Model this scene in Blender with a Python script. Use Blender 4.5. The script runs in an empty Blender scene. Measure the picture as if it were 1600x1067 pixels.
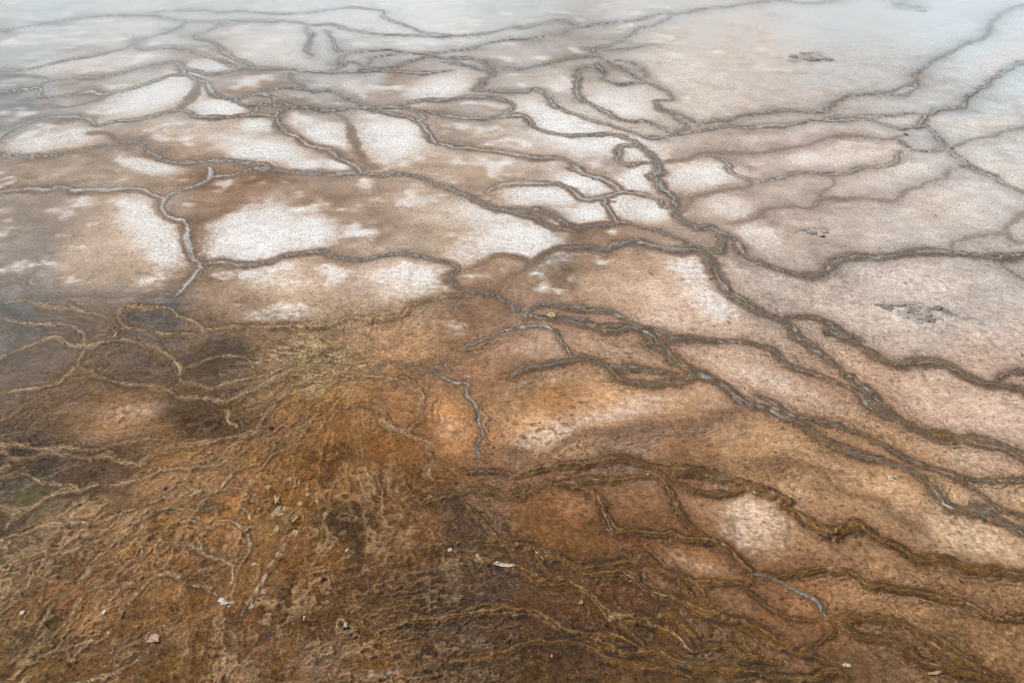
import bpy, math, random
import numpy as np
from mathutils import Vector

# ------------------------------------------------------------------ camera, sky, sun, exposure
scene = bpy.context.scene
CAM_H, PITCH, LENS, SENSOR = 2.4, 31.0, 32.0, 36.0        # metres, degrees below level, mm, mm
W_PX, H_PX = 1600.0, 1067.0                               # photograph size in pixels
cam_data = bpy.data.cameras.new('camera')
cam_data.lens, cam_data.sensor_width = LENS, SENSOR
cam_data.clip_start, cam_data.clip_end = 0.05, 3000.0
cam = bpy.data.objects.new('camera', cam_data)
scene.collection.objects.link(cam)
cam.location = (0.0, 0.0, CAM_H)
cam.rotation_euler = (math.radians(90.0 - PITCH), 0.0, 0.0)
scene.camera = cam

SUN_EL, SUN_AZ = 38.0, -62.0        # elevation; azimuth clockwise from +Y (into the picture): thin bright cloud, off to the left of the view
world = bpy.data.worlds.new('World'); scene.world = world
world.use_nodes = True
wn, wl = world.node_tree.nodes, world.node_tree.links
wn.clear()
sky = wn.new('ShaderNodeTexSky'); sky.sky_type = 'NISHITA'; sky.sun_disc = False
sky.sun_elevation = math.radians(SUN_EL); sky.sun_rotation = math.radians(SUN_AZ)
sky.air_density, sky.dust_density, sky.ozone_density = 1.0, 3.5, 1.0
hsv = wn.new('ShaderNodeHueSaturation'); hsv.inputs['Saturation'].default_value = 0.55   # veiled by thin cloud
bg = wn.new('ShaderNodeBackground'); bg.inputs['Strength'].default_value = 0.062
wo = wn.new('ShaderNodeOutputWorld')
wl.new(sky.outputs[0], hsv.inputs['Color']); wl.new(hsv.outputs[0], bg.inputs['Color']); wl.new(bg.outputs[0], wo.inputs['Surface'])

sun_data = bpy.data.lights.new('sun', 'SUN')
sun_data.energy, sun_data.angle, sun_data.color = 1.5, math.radians(10), (1.0, 0.97, 0.93)
sun = bpy.data.objects.new('sun', sun_data); scene.collection.objects.link(sun)
_e, _a = math.radians(SUN_EL), math.radians(SUN_AZ)
sdir = Vector((math.cos(_e) * math.sin(_a), math.cos(_e) * math.cos(_a), math.sin(_e)))
sun.rotation_euler = sdir.to_track_quat('Z', 'Y').to_euler()
sun.location = (0, 0, 30)

vs = scene.view_settings
vs.view_transform = 'Standard'; vs.look = 'None'; vs.gamma = 1.0; vs.exposure = 0.88
vs.use_curve_mapping = False
scene.cycles.use_denoising = True
scene.cycles.filter_width = 1.1
scene.cycles.max_bounces = 6; scene.cycles.volume_bounces = 3
HAZE = 0.005

# ------------------------------------------------------------------ traced data (photograph pixels; each is put on the ground by the camera above)
# id | kind | width in px | parent id | label | points
RIDGES = '''
A1|g|6|-|thin grey rim line crossing the misty top of the flats from the left edge|0,49 39,43 79,35 118,30 184,25 236,24 262,29 302,34 349,34 400,33 452,33 487,39 518,38 539,46 584,54 636,56 710,56 754,52 781,48 802,43 820,44 839,39 866,33 879,33 892,38 913,42 944,37 997,32 1018,25 1042,22 1062,22 1102,14 1141,11 1181,5 1220,1
A2|g|5|A1||226,22 262,18 289,16 328,18 349,20 381,18 420,22 479,20 513,16 547,13 584,16 600,20 602,29 636,41 662,51 710,56
A3|g|5|A4||291,34 284,41 262,51 236,58 218,64 207,72
A4|g|7|-|grey rim rising from the left edge above the second row of white pans|0,113 45,110 92,97 131,91 184,79 210,74 226,77 262,75 289,80 323,88 352,98 373,105 399,106
A4b|g|7|A4||352,32 339,43 304,59 336,68 357,88 381,97 399,105
A5|g|7|-|long wavy grey rim bounding the brown pans right of the small loops|0,144 39,142 74,129 118,122 168,119 210,108 242,101 276,98 286,105 315,114 339,115 381,109 410,106 400,108 452,108 505,113 558,112 623,112 662,114 702,110
A6|b|12|-|braided mass of grey strands with a hooked end near the upper centre|521,108 531,106 547,97 568,104 615,105 642,96 670,89 702,91 736,92 762,102 773,116 757,126 744,142
A6a|b|14|A6||694,97 720,101 746,108 768,116
A6b|g|5|A6||531,105 536,88 558,83 602,79 636,83 657,85 702,81 731,77 760,68 788,62 820,62 832,59 866,54 913,42
A6c|g|4|A6||571,109 578,97 581,91 605,87 636,84
A7|b|9|-|dark grey ridge ending in a kinked channel right of the upper centre|775,109 820,107 852,101 892,92 929,89 944,94 963,105 989,118 1010,129 1036,139 1049,150 1048,156 1028,159 1026,168 1036,173 1049,175 1076,186 1091,197
A7a|g|5|A7||929,89 931,76 958,70 984,56 994,47 1023,39 1044,29 1052,24
A8|b|8|-|long dark vein climbing across the pale plain to the upper right corner|1091,194 1115,190 1136,190 1162,181 1194,178 1220,175 1225,173 1285,175 1298,165 1324,152 1364,148 1403,139 1429,131 1432,116 1456,97 1482,84 1508,70 1542,56 1548,37 1568,20 1600,9
A8b|g|5|A8||1377,147 1411,150 1427,142 1431,131
A9|g|8|-|pale grey rim wrapping the bright white pan on the left|0,144 32,140 60,139 63,147 68,153 110,148 139,144 168,147 205,138 236,129 262,119 289,117 310,125 326,136 336,151 368,155 402,148 420,151 439,158 458,168
A9b|g|8|A9||276,98 284,108 291,117
A9c|g|5|A9||370,155 370,161 394,168 415,164 420,158
A9d|g|5|A9||404,168 396,173 394,181 413,161 439,168
A10|g|6|A12||400,147 439,140 460,139 487,143 518,144 547,156 568,163 589,168
A11|g|8|-|grey rim above the large tan pan at the left edge|0,213 26,198 63,186 105,183 136,185 152,196 184,190 223,187 262,175 289,175 307,184 349,185 383,181 420,181 416,182 432,182
A12|g|8|-|grey rim looping round the long narrow pan above centre|432,182 439,175 458,169 492,170 513,173 558,168 589,168 628,163 662,158 697,158 733,153 773,155 794,161 800,168 788,180 760,186 715,184 684,180 662,174 623,168 589,168
A13|g|9|-|thick grey rim running diagonally past the spotted white pan above centre|565,169 610,178 644,186 662,198 670,210 678,222 715,230 768,236 820,245 832,248 866,248 889,252 905,268 892,263 910,272 942,281 960,292 971,302
A13b|g|5|A13||636,171 652,175 660,184 652,193
A13c|g|8|-|short grey rim curving down the left side of two oval white pans|432,182 434,194 447,207 466,215 481,226 510,234 531,247 555,259 563,270
A14|b|10|-|long grey braided ridge crossing the picture above the large white pan|0,241 52,245 92,240 131,232 171,226 210,223 228,231 252,247 276,253 310,253 349,252 381,255 420,262 400,265 452,269 510,273 558,272 597,274 623,273 662,280 694,293 723,303 754,318 773,328 794,331 820,337 834,341 852,351 884,358 902,360
A15|b|8|-|grey-brown braid leaving the white pan corner towards the central junction|788,326 800,329 821,331 839,329 858,335 879,347 900,356 918,354 944,352 978,349 1005,357 1023,361 1049,368 1073,381 1097,389
A16|g|7|-|brown-edged rim curling into a hook beside a bright white pan right of centre|778,184 820,181 829,194 852,205 892,211 931,209 968,211 989,220 992,228 973,228 965,242 968,253 984,259 1010,255 1028,255
A17|g|7|-|grey rim descending between two white slopes right of the upper centre|744,142 762,142 781,145 820,144 832,142 845,142 858,158 876,171 905,180 939,192 978,203 1010,213 1036,213 1062,209
A18|g|7|-|thin grey rim running right from the upper pans to the right edge|931,105 908,108 902,118 904,136 900,147 910,158 931,168 952,181 984,190 1010,189 1028,197 1052,207 1062,209 1089,205 1115,202 1141,198 1168,200 1194,197 1220,197 1225,197 1259,189 1298,187 1348,186 1374,192 1398,201 1424,201 1445,198 1458,209 1474,226 1495,244 1516,259 1548,274 1508,261 1548,276 1574,290 1600,302
A18b|g|6|A18||942,97 934,105 944,116 947,126 971,133 989,131 1015,129
A18c|g|4|A18||944,94 971,96 994,101 1007,113 1007,123
A18d|b|10|A18||1028,168 1052,181 1073,200 1057,205
A19|t|6|-|thin brown line dividing the pinkish pans on the right|1028,255 1052,252 1076,247 1094,239 1128,238 1168,239 1194,238 1220,234 1206,235 1238,231 1274,223 1301,212 1324,211 1358,213 1385,217 1403,215 1416,211
A19b|g|6|-|brown-grey zigzag line round the small white wedge pan right of centre|1094,242 1115,245 1133,252 1141,260 1136,263 1139,270 1168,281 1181,285 1220,279 1240,272 1259,270 1293,273 1327,269 1338,264 1377,259 1403,251 1408,236
A20|t|6|A19b||1181,285 1162,294 1128,297 1102,303 1078,310 1073,326 1062,331
A21|b|14|-|broad grey-brown channel winding down through the central white pans to the right|994,223 1010,236 1028,255 1028,270 1023,280 1020,276 1036,294 1049,310 1060,326 1057,336 1065,344 1089,357 1110,356 1126,365 1146,378 1162,399 1181,410 1220,423 1259,432 1285,428 1303,412 1327,402 1364,403 1403,399 1442,395 1482,395 1521,399 1561,402 1600,399
A21a|b|14|A21||1110,356 1128,376 1123,396 1110,391
A22|g|8|-|brown-edged rim enclosing the small white pans at the centre right|762,301 781,290 800,288 839,288 868,288 887,294 902,305 916,314 942,310 971,302 989,303 1010,306 1028,312 1036,322 1052,326
A22b|g|7|A22||942,310 950,323 955,339 965,347 984,349
A23|g|8|-|dark vein entering from the upper right edge below the longest vein|1416,201 1437,196 1450,181 1469,173 1500,168 1513,152 1542,134 1550,123 1574,110 1600,97
A23b|g|5|A23||1290,184 1316,181 1364,182 1403,180 1424,178 1442,181
A23c|g|6|A18||1408,218 1416,228 1432,236 1469,236 1474,227
A23d|t|5|A18||1487,232 1516,220 1548,215 1574,205 1600,200
A24|t|7|-|faint brown line wandering across the wide pinkish pan on the right|1136,352 1154,349 1188,339 1180,339 1206,327 1232,322 1264,326 1280,316 1290,312 1343,311 1395,312 1416,299 1442,288 1474,278 1482,267 1495,263
A24b|t|5|A24||1293,276 1303,286 1288,294 1282,310
A25|t|9|-|brown hooked line at the right edge above the speckled pan|1600,334 1582,344 1571,357 1571,365 1584,376 1600,379
A25b|t|7|A25||1487,389 1495,378 1516,372 1561,366 1571,365
A25c|t|6|A21||1555,407 1574,418 1587,428 1600,438
A26|g|11|-|pale grey rim bending down the right side of the left tan pan|0,302 39,298 79,299 92,294 116,301 158,299 205,297 223,299 242,306 252,315 255,331 273,343 291,348 294,376 299,399 315,412 302,431 289,449 276,465
A26b|g|10|A26||252,315 265,306 289,298 315,288 328,276 326,260
A26c|g|7|A26||328,278 368,272 394,265 420,264
A27|b|10|-|braided grey rim along the lower edge of the large white pan|315,412 346,410 373,414 420,410 439,403 487,396 508,395 531,403 571,406 610,398 636,396 676,406 699,411 712,420 702,433 710,444 731,454 768,461 786,470 810,483 820,496 820,507
A27b|t|6|A27||726,423 749,415 773,403 794,402 820,407 832,412
A27c|t|6|A27||884,389 860,394 839,407 816,423 804,428 778,446 768,456
A28|p|9|-|dark-edged crust line between the pale centre pan and the brown flats|731,462 704,463 670,467 644,478 628,494 610,498 578,502 547,499 513,509 479,512 439,513 400,511 354,512 315,516
A29|b|15|-|broad braided ridge running from the central junction down to the right edge|884,389 918,386 944,391 968,382 997,379 1023,385 1049,391 1084,391 1102,402 1118,423 1123,438 1144,462 1168,478 1194,491 1206,496 1232,509 1248,530 1240,520 1264,538 1290,559 1316,578 1338,596 1358,614 1380,636 1403,654 1429,670 1464,678 1495,685 1534,696 1561,701 1600,720
A29b|b|10|A29||1429,675 1482,688 1516,683 1548,688 1574,698 1600,709
A30|b|16|-|silvery braided ridge curving to the right edge below the crumbly mound|1232,498 1259,496 1285,502 1311,517 1327,530 1301,520 1327,533 1348,546 1372,559 1403,569 1429,566 1464,567 1487,575 1508,588 1534,597 1561,601 1600,609
A30b|b|9|A30||1548,599 1555,594 1574,584 1600,583
A31|b|11|-|smooth dark ridge sweeping down right and joining the broad braid|800,484 826,483 852,477 879,480 918,483 958,488 978,502 1002,512 1023,515 1049,525 1049,530 1076,529 1115,532 1168,536 1199,544 1206,545 1219,559 1238,572 1272,583 1306,596 1338,612 1353,633 1380,651 1403,659
A32|b|18|-|wide brown ridge with glints sloping down to the lower right edge|821,488 839,496 879,499 918,505 944,513 984,512 1010,520 1028,538 1018,536 1042,549 1057,565 1078,580 1102,590 1128,601 1154,622 1173,636 1180,636 1219,649 1259,667 1285,688 1306,698 1338,709 1377,720 1416,733 1442,748 1464,772 1482,793 1508,800 1548,812 1574,824 1600,837
A32b|b|13|A32||1180,617 1212,633 1232,646 1267,656 1306,664 1348,678 1374,691 1398,706 1429,722 1469,738 1521,751 1548,754 1600,751
A32c|b|10|A32||1469,740 1508,756 1542,782 1561,798 1521,792 1561,798 1600,808
A33|w|8|-|silvery wet crust arch above a rounded tan pan near the centre|715,549 731,541 768,530 775,525 799,515 820,509 816,512 839,508 858,512 874,522 874,528 887,541 894,554
A34|b|16|-|dark braided ridge dipping between tan pans just right of the centre|800,591 816,580 852,572 887,563 913,559 944,570 963,580 971,594 994,601 1028,601 1062,596 1086,591
A34b|b|10|A34||952,572 997,576 1036,582 1078,587
A35|t|13|-|soft grey-brown band rising right across the large tan pan|1173,638 1149,643 1128,651 1102,659 1062,662 1023,670 984,671 944,675 913,678 887,688 866,704 845,717 824,727 820,709 794,704 773,701
A36|o|13|-|ochre-brown ridge crossing below the tan pan and on to the right edge|800,743 826,738 866,730 918,725 971,717 1010,727 1049,735 1089,738 1128,746 1168,759 1207,772 1206,769 1232,785 1225,790 1246,803 1267,818 1296,834 1324,826 1348,826 1377,842 1403,855 1429,874 1469,876 1495,882 1521,892 1561,892 1600,902
A36b|o|9|A36||860,756 918,751 971,748 1010,743 1049,754 1089,769 1128,772 1168,764
A37|o|10|-|purple-grey lipped ridge with a bluish tip in the brown lower flats|860,756 905,762 931,772 942,790 942,800 950,818 963,833 997,834 1031,837 1049,832 1070,842 1102,846 1131,853 1146,871 1168,892 1173,905 1162,916
A37b|o|7|A37||1162,918 1181,934 1202,950 1220,958 1214,955 1232,966 1259,968 1290,966
A37c|w|9|-|bluish silver crust tongue curving over an orange hollow at the lower right|1168,900 1194,900 1180,899 1206,902 1232,913 1256,926 1277,939 1285,955 1293,966
A38|o|11|A37||1023,738 1036,756 1052,777 1062,800 1065,803 1078,821 1102,840
A39|o|10|-|brown ridge arching over the tan flats near the lower right corner|1193,895 1219,900 1246,895 1280,889 1311,891 1338,897 1358,912 1390,918 1429,922 1464,930 1495,939 1521,947 1542,963 1568,971 1579,968 1600,966
A40|o|13|-|ochre ridge with a raised hump in the lower middle of the flats|662,858 702,850 741,849 781,851 800,855 826,860 852,871 879,874 905,889 944,884 984,884 1005,874 1018,878 1031,892 1062,902 1089,910 1128,913 1162,916
A41|o|15|-|thick ochre ridge forking from the hump towards the bottom right corner|905,897 947,897 968,897 989,908 1010,924 1036,934 1062,942 1089,955 1128,966 1168,979 1207,997 1219,1008 1246,1018 1272,1027 1298,1036
A41b|o|11|A41||1028,892 1052,902 1068,918 1078,934 1102,944
A41c|o|9|A41||1078,910 1094,918 1104,942
A42|o|13|-|ochre ridge weaving below the two dark hollows in the lower middle|702,868 741,876 773,884 800,889 826,895 845,908 879,910 905,918 926,934 944,950 958,963 984,966 1005,968 1031,981 1049,989 1068,1008 1084,1018
A42b|o|10|A42||1005,968 1036,963 1057,966 1070,981 1084,1000 1091,1015
A42c|o|12|A42||1086,1018 1107,1010 1136,1013 1154,1023 1181,1031 1220,1039
A43|o|13|-|ochre ridge with tiny white glints near the bottom edge right of centre|610,979 649,971 689,968 741,955 781,955 800,955 839,960 879,981 918,992 944,1005 971,1018 997,1018 1023,1015 1042,1026 1062,1036 1089,1042 1115,1044 1180,1050 1206,1060 1259,1063 1298,1047 1324,1060
A43b|o|12|A43||636,1050 676,1042 715,1031 768,1023 800,1015 834,1005 874,1002 905,1005 931,1015 958,1031 997,1042 1036,1047 1062,1052 1089,1063
A44|o|12|-|ochre ridge running from the bluish crust tip to the bottom right corner|1293,966 1311,971 1327,986 1351,1000 1385,1005 1416,1015 1442,1036 1482,1047 1521,1055 1574,1063
A44b|o|11|A44||1298,968 1338,968 1385,971 1416,981 1435,997 1464,1013 1495,1028 1534,1047 1561,1060
A44c|o|9|A44||1293,968 1303,986 1290,997 1267,1008 1246,1018
B1|p|8|-|pale crust rim round two dark hollows at the left edge|0,562 21,549 52,537 87,530 118,542 139,544 163,538 197,532 223,538 252,549 270,563 278,580 284,594 302,596 328,607 349,601 381,594 410,586 420,590
B1b|p|7|B1||139,544 129,557 118,572 105,586 87,601 60,607 26,609 0,616
B1c|p|5|B1||284,575 302,570 331,559 368,559 402,570
B2|p|8|-|pale crust line dropping right below the rounded dark hollow on the left|126,572 147,584 178,594 205,601 236,605 262,608 281,617 302,622 328,622 357,625 381,614 420,599 426,594 452,578
B2b|p|5|B2||236,607 262,607 284,595
B2c|t|6|B2||0,636 39,630 79,628 118,612 147,601
B4|p|10|-|thickest pale crust strand slanting down left from the olive crust fan|452,601 439,620 421,641 408,662 400,675 388,675 368,683 328,691 289,695 262,698 242,709 223,722 205,730
B4b|p|8|B4||388,678 362,701 341,722 315,730 284,735 249,730
B4c|p|5|B4||352,641 360,643 357,656 373,667 375,675
B6|p|8|-|pale crust strip below the brightest brown hollow at the left|0,698 26,695 66,701 105,698 144,701 184,691 223,685 244,681 262,685 273,692
B7|p|10|-|crinkled pale crust edge above the dark wet hollow at the left edge|0,704 16,714 45,716 74,706 105,709 131,717 163,713 197,720 223,727
B8|p|10|-|pale crust ridge below the dark wet hollow at the left edge|0,793 32,798 58,790 79,775 105,769 126,767 147,759 171,759 197,754 223,748 249,738 284,730
B9|p|6|-|forked thin crust line in the ochre flats beside a lone black pebble|368,735 354,756 341,769 302,772 276,777 252,782 223,793 189,798
B9b|p|5|B9||223,788 249,775 276,762 297,769 328,772 349,767 373,764 394,772 415,782
B12|t|9|-|ragged brown crust edge below the large tan pan at the left|0,441 34,441 52,456 92,462 144,461 210,462 231,467 257,458 276,467
B12b|p|6|B12||105,470 126,486 158,494 184,500
B13|p|6|-|thin pale crust line near the left edge above the dark hollows|0,498 26,504 66,508 97,508 123,517 134,530 131,536 139,544
B14|p|6|-|crust rim enclosing a slim dark slate hollow left of centre|312,525 314,520 310,509 286,496 262,484 226,482 200,482 189,487 184,502 194,512 223,516 262,522 310,525
B16|p|7|-|olive crust fan of tangled strands left of the centre|400,608 418,596 439,586 479,580 518,586 568,590
B16a|p|6|B16||400,591 432,580 466,567 505,562 536,565
B16b|p|5|B16||452,586 492,572 531,572 563,580
B16c|p|5|B16||479,557 505,549 531,552 565,554 581,536 568,525
B16d|p|5|B16||466,599 505,596 536,594 568,590
B16e|p|5|B16||416,572 447,570 479,559 510,570 547,579
B17|w|8|-|silver-grey crust strand arching right from the olive crust fan|568,590 578,586 589,575 605,567 623,570 649,576 676,583 694,592 710,599 733,604 728,620 744,633 749,651 748,659 752,683 744,698 752,714
B17b|w|5|B17||699,565 698,575 710,588
B18|p|8|-|olive crust strand looping round an orange patch right of the fan|571,590 610,594 631,601 649,612 659,620 656,638 656,654 642,667 634,675
B19|p|9|-|forked olive crust strand crossing the brightest ochre ground|547,638 563,633 584,638 600,646 597,656 610,667 631,676 652,685 665,696 670,709 678,720 673,730 668,740 676,751
B19b|p|6|B19||652,685 673,692 686,695
B20|o|7|-|dark-edged brown line above two dark hollows in the middle flats|715,735 731,738 768,737 794,738 820,743
B20b|o|12|-|ochre ridge curving under the small dark oval in the middle flats|649,796 676,782 715,772 741,764 768,767 794,775 820,764 818,772 847,759 860,751
B20c|o|8|B20b||726,787 741,805 757,821 768,834 788,850 820,853
B21|p|6|-|thin crooked crust line on the ochre ground left of centre|400,725 413,714 432,701 429,693 447,683 458,672 481,662 502,646
C1|p|8|-|uppermost slanting crust strand in the lower left corner flats|0,847 16,840 47,832 68,821 105,821 144,820 171,808 197,799 218,794
C1b|p|6|C1||10,826 24,811 39,800 52,792
C1c|p|5|C1||68,858 87,842 100,826
C2|p|8|-|long slanting crust strand through the middle of the lower left flats|16,934 47,908 47,884 76,871 105,863 131,853 163,840 184,829 210,818 236,809 262,799 315,800 341,792
C3|p|7|-|knobbly crust strand slanting down left near the left edge|52,992 66,971 81,947 97,931 118,921 134,902 144,889 158,884 184,884
C3b|p|5|C3||143,883 150,876 160,866 178,863 189,850 207,837
C4|p|7|-|winding crust strand slanting to the lower left corner|63,1005 92,981 113,958 123,942 139,924 163,916 176,908 184,895 200,884 223,871 218,842
C4b|p|5|C4||218,842 247,840 276,824 302,818 326,829 336,816 362,816 386,829
C5|p|7|-|crust strand arching over a smooth ochre hollow at the lower left|160,950 178,934 192,918 210,910 228,895 247,871 270,853 286,854 304,860 326,871
C6|p|7|-|crust strand ending in white flaky crust at the lower left|184,955 202,942 218,924 244,904 262,899 284,904 302,916 323,918 339,929
C7|p|6|-|thin crust strand above a pinkish chip near the bottom left|181,1039 181,1021 200,1008 218,1002 234,986 262,976
C8|p|8|-|greyish crust strand near the bottom left corner|16,1034 26,1028 39,1021 63,1026 79,1018 105,1010 131,1002 158,997 168,986
C9|p|7|-|lowest greyish crust strand at the bottom left edge|126,1065 152,1055 184,1050 200,1039 223,1026
C10|p|6|-|hooked whitish crust ring in the lower left flats|388,803 388,834 388,863 368,874 323,892 289,902
C10b|p|6|C10||365,882 365,902 354,918
C10c|p|7|C10||304,845 320,868 349,876 368,884
E1|t|8|A11||310,126 307,142 294,158 278,172
E2|t|8|A9||66,163 105,168 144,158 168,147
E3|t|6|A13c||516,175 531,181 546,194 551,210 558,231 568,252 584,262
E4|t|8|A5||452,113 460,129 487,143
E5|t|8|A14||142,207 168,210 184,218 210,223
E6|t|6|A4||0,121 42,121 84,125
E7|g|5|A6||479,42 487,60 481,76 487,89
E7b|g|5|A6||510,47 521,66 531,84
E8|t|7|A18||947,79 984,76 1023,70
E10|t|10|A36||1180,727 1232,722 1285,738 1301,756 1327,772 1380,785 1385,798 1416,811 1442,829 1458,847
E11|t|9|A39||1293,837 1316,866 1338,884 1358,908
E12|o|9|A42||968,971 984,986 1000,997 1015,1013
E13|o|10|A40||832,863 852,892 879,910
E14|o|9|A43||918,994 958,989 984,997 1010,1015
E15|p|6|B1||0,656 21,646 39,630
E16|p|6|B12||0,475 39,470 79,480 126,483
E17|p|6|B13||134,530 163,525 194,512
E18|p|6|B8||0,746 32,738 66,751 105,756 126,767
C11|p|8|-|straight whitish crust streak pointing down left below the flaky crust|375,960 394,931 410,908 416,895 437,866 450,837 466,834
'''

# colour of the mineral and microbial mat where each spot lies: x, y, r, g, b (8 bit), grain of the surface 0..1
MAT = """100,25,160,164,164,0 300,15,175,172,168,0 500,35,180,184,184,0 650,25,205,208,208,0 800,20,172,170,166,0 1000,20,182,168,156,0
1300,20,176,170,164,0 1560,90,196,206,206,0 1500,30,186,190,190,0 40,100,160,162,158,0 200,55,180,174,166,0 1150,90,186,164,148,0 1080,140,204,182,162,0 1420,130,182,168,158,0
1480,190,180,176,172,0 380,120,160,128,104,0 300,130,168,140,118,0 130,130,160,138,120,0 20,160,120,122,120,0 640,135,168,142,124,0 900,60,150,134,120,.1 850,130,180,162,148,0 560,90,180,174,168,0
1150,240,176,148,128,0 1320,250,190,164,146,0 1560,260,190,180,172,0 1250,360,178,148,126,0 1450,340,188,166,150,0 1530,300,196,182,172,0 90,260,160,130,104,.1 60,380,136,116,98,.1
150,400,188,150,116,.1 30,440,128,112,100,.1 200,370,190,156,124,.1 350,290,140,98,58,.15 600,290,166,134,106,.1 550,350,150,116,88,.1 330,230,172,136,104,.1 720,300,178,146,118,.1
460,440,196,160,126,.05 620,430,206,176,150,.05 330,450,150,116,84,.1 760,430,172,132,94,.1 740,490,136,96,62,.1 880,410,122,92,62,.1 960,440,186,140,98,.05 1040,480,204,162,130,.05
1110,540,190,150,120,.05 1230,430,170,146,128,.05 1420,440,186,164,150,.1 1500,480,178,158,144,.1 1350,510,192,162,142,.1 1560,640,202,164,138,.05 1320,590,186,140,104,.05 1480,590,198,158,130,.05
1200,600,190,148,118,.05 40,500,84,76,70,.35 110,505,120,90,62,.4 60,570,108,90,74,.25 190,565,104,82,64,.3 240,500,86,76,70,.3 350,570,86,68,54,.4 170,640,160,116,76,.2
110,620,110,84,60,.35 320,665,62,38,12,.4 50,720,58,44,34,.5 140,745,86,62,42,.5 60,770,92,84,62,.5 300,715,150,106,60,.7 120,830,128,92,58,.8 60,880,120,92,66,.7 30,840,84,66,52,.6
250,860,138,90,42,.8 140,940,140,94,50,.8 300,900,128,80,32,.6 260,950,132,88,44,.6 60,1010,104,74,28,.9 200,1040,104,68,30,.6 330,1000,100,64,26,.7 380,800,150,100,46,.9
450,770,134,86,30,.9 470,850,128,82,34,.8 610,690,134,80,22,.5 520,650,150,100,46,.6 560,620,156,108,58,.5 500,560,158,124,74,.9 420,540,140,104,68,.8 620,540,190,138,88,.5 650,610,170,118,74,.4
710,660,190,132,80,.3 680,590,160,120,90,.4 560,740,118,74,28,.8 640,750,110,72,34,.8 760,620,160,116,80,.3 830,560,166,124,94,.15 860,530,176,134,100,.1 850,620,168,114,62,.2 960,630,204,152,104,.1
800,600,150,108,66,.3 850,690,208,160,120,.15 1050,600,192,142,98,.1 1000,540,174,132,96,.1 980,700,142,108,84,.2 1080,730,140,96,54,.35 1230,690,192,140,84,.2 1390,760,196,144,86,.15
1500,830,208,164,116,.1 1320,720,176,126,78,.2 900,790,144,92,46,.4 860,820,118,76,34,.4 940,830,110,72,32,.4 720,810,76,54,40,.5 780,750,128,88,58,.4 680,830,120,78,34,.7 1010,850,116,70,26,.4
1110,880,160,104,52,.3 1180,800,206,156,106,.15 1130,850,130,84,38,.3 1320,810,166,118,72,.2 1400,850,150,106,64,.2 1330,930,164,114,60,.2 1500,920,140,96,50,.3 1400,960,158,110,58,.25
1560,1000,146,100,50,.35 1260,940,164,106,50,.3 1180,930,128,84,44,.4 1240,1010,124,82,44,.5 1500,1040,112,78,28,.7 1340,1040,110,74,40,.6 560,900,92,60,28,.9 620,860,102,68,34,.9 500,950,86,56,22,.9
700,930,76,54,38,.8 640,950,88,60,34,.9 770,905,78,54,40,.6 850,940,86,54,24,.5 960,940,104,64,26,.5 960,905,108,66,28,.5 900,1020,78,50,26,.6 1010,980,92,58,24,.5 600,1010,106,70,30,.9
740,1030,88,64,46,.7 500,1050,124,96,72,.6 400,1030,102,68,36,.8 850,1060,92,62,28,.7 1120,960,108,70,28,.4 1130,1050,100,68,24,.7 420,900,118,74,28,.8 1200,730,160,112,64,.25 545,815,66,44,16,.6"""

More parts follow.
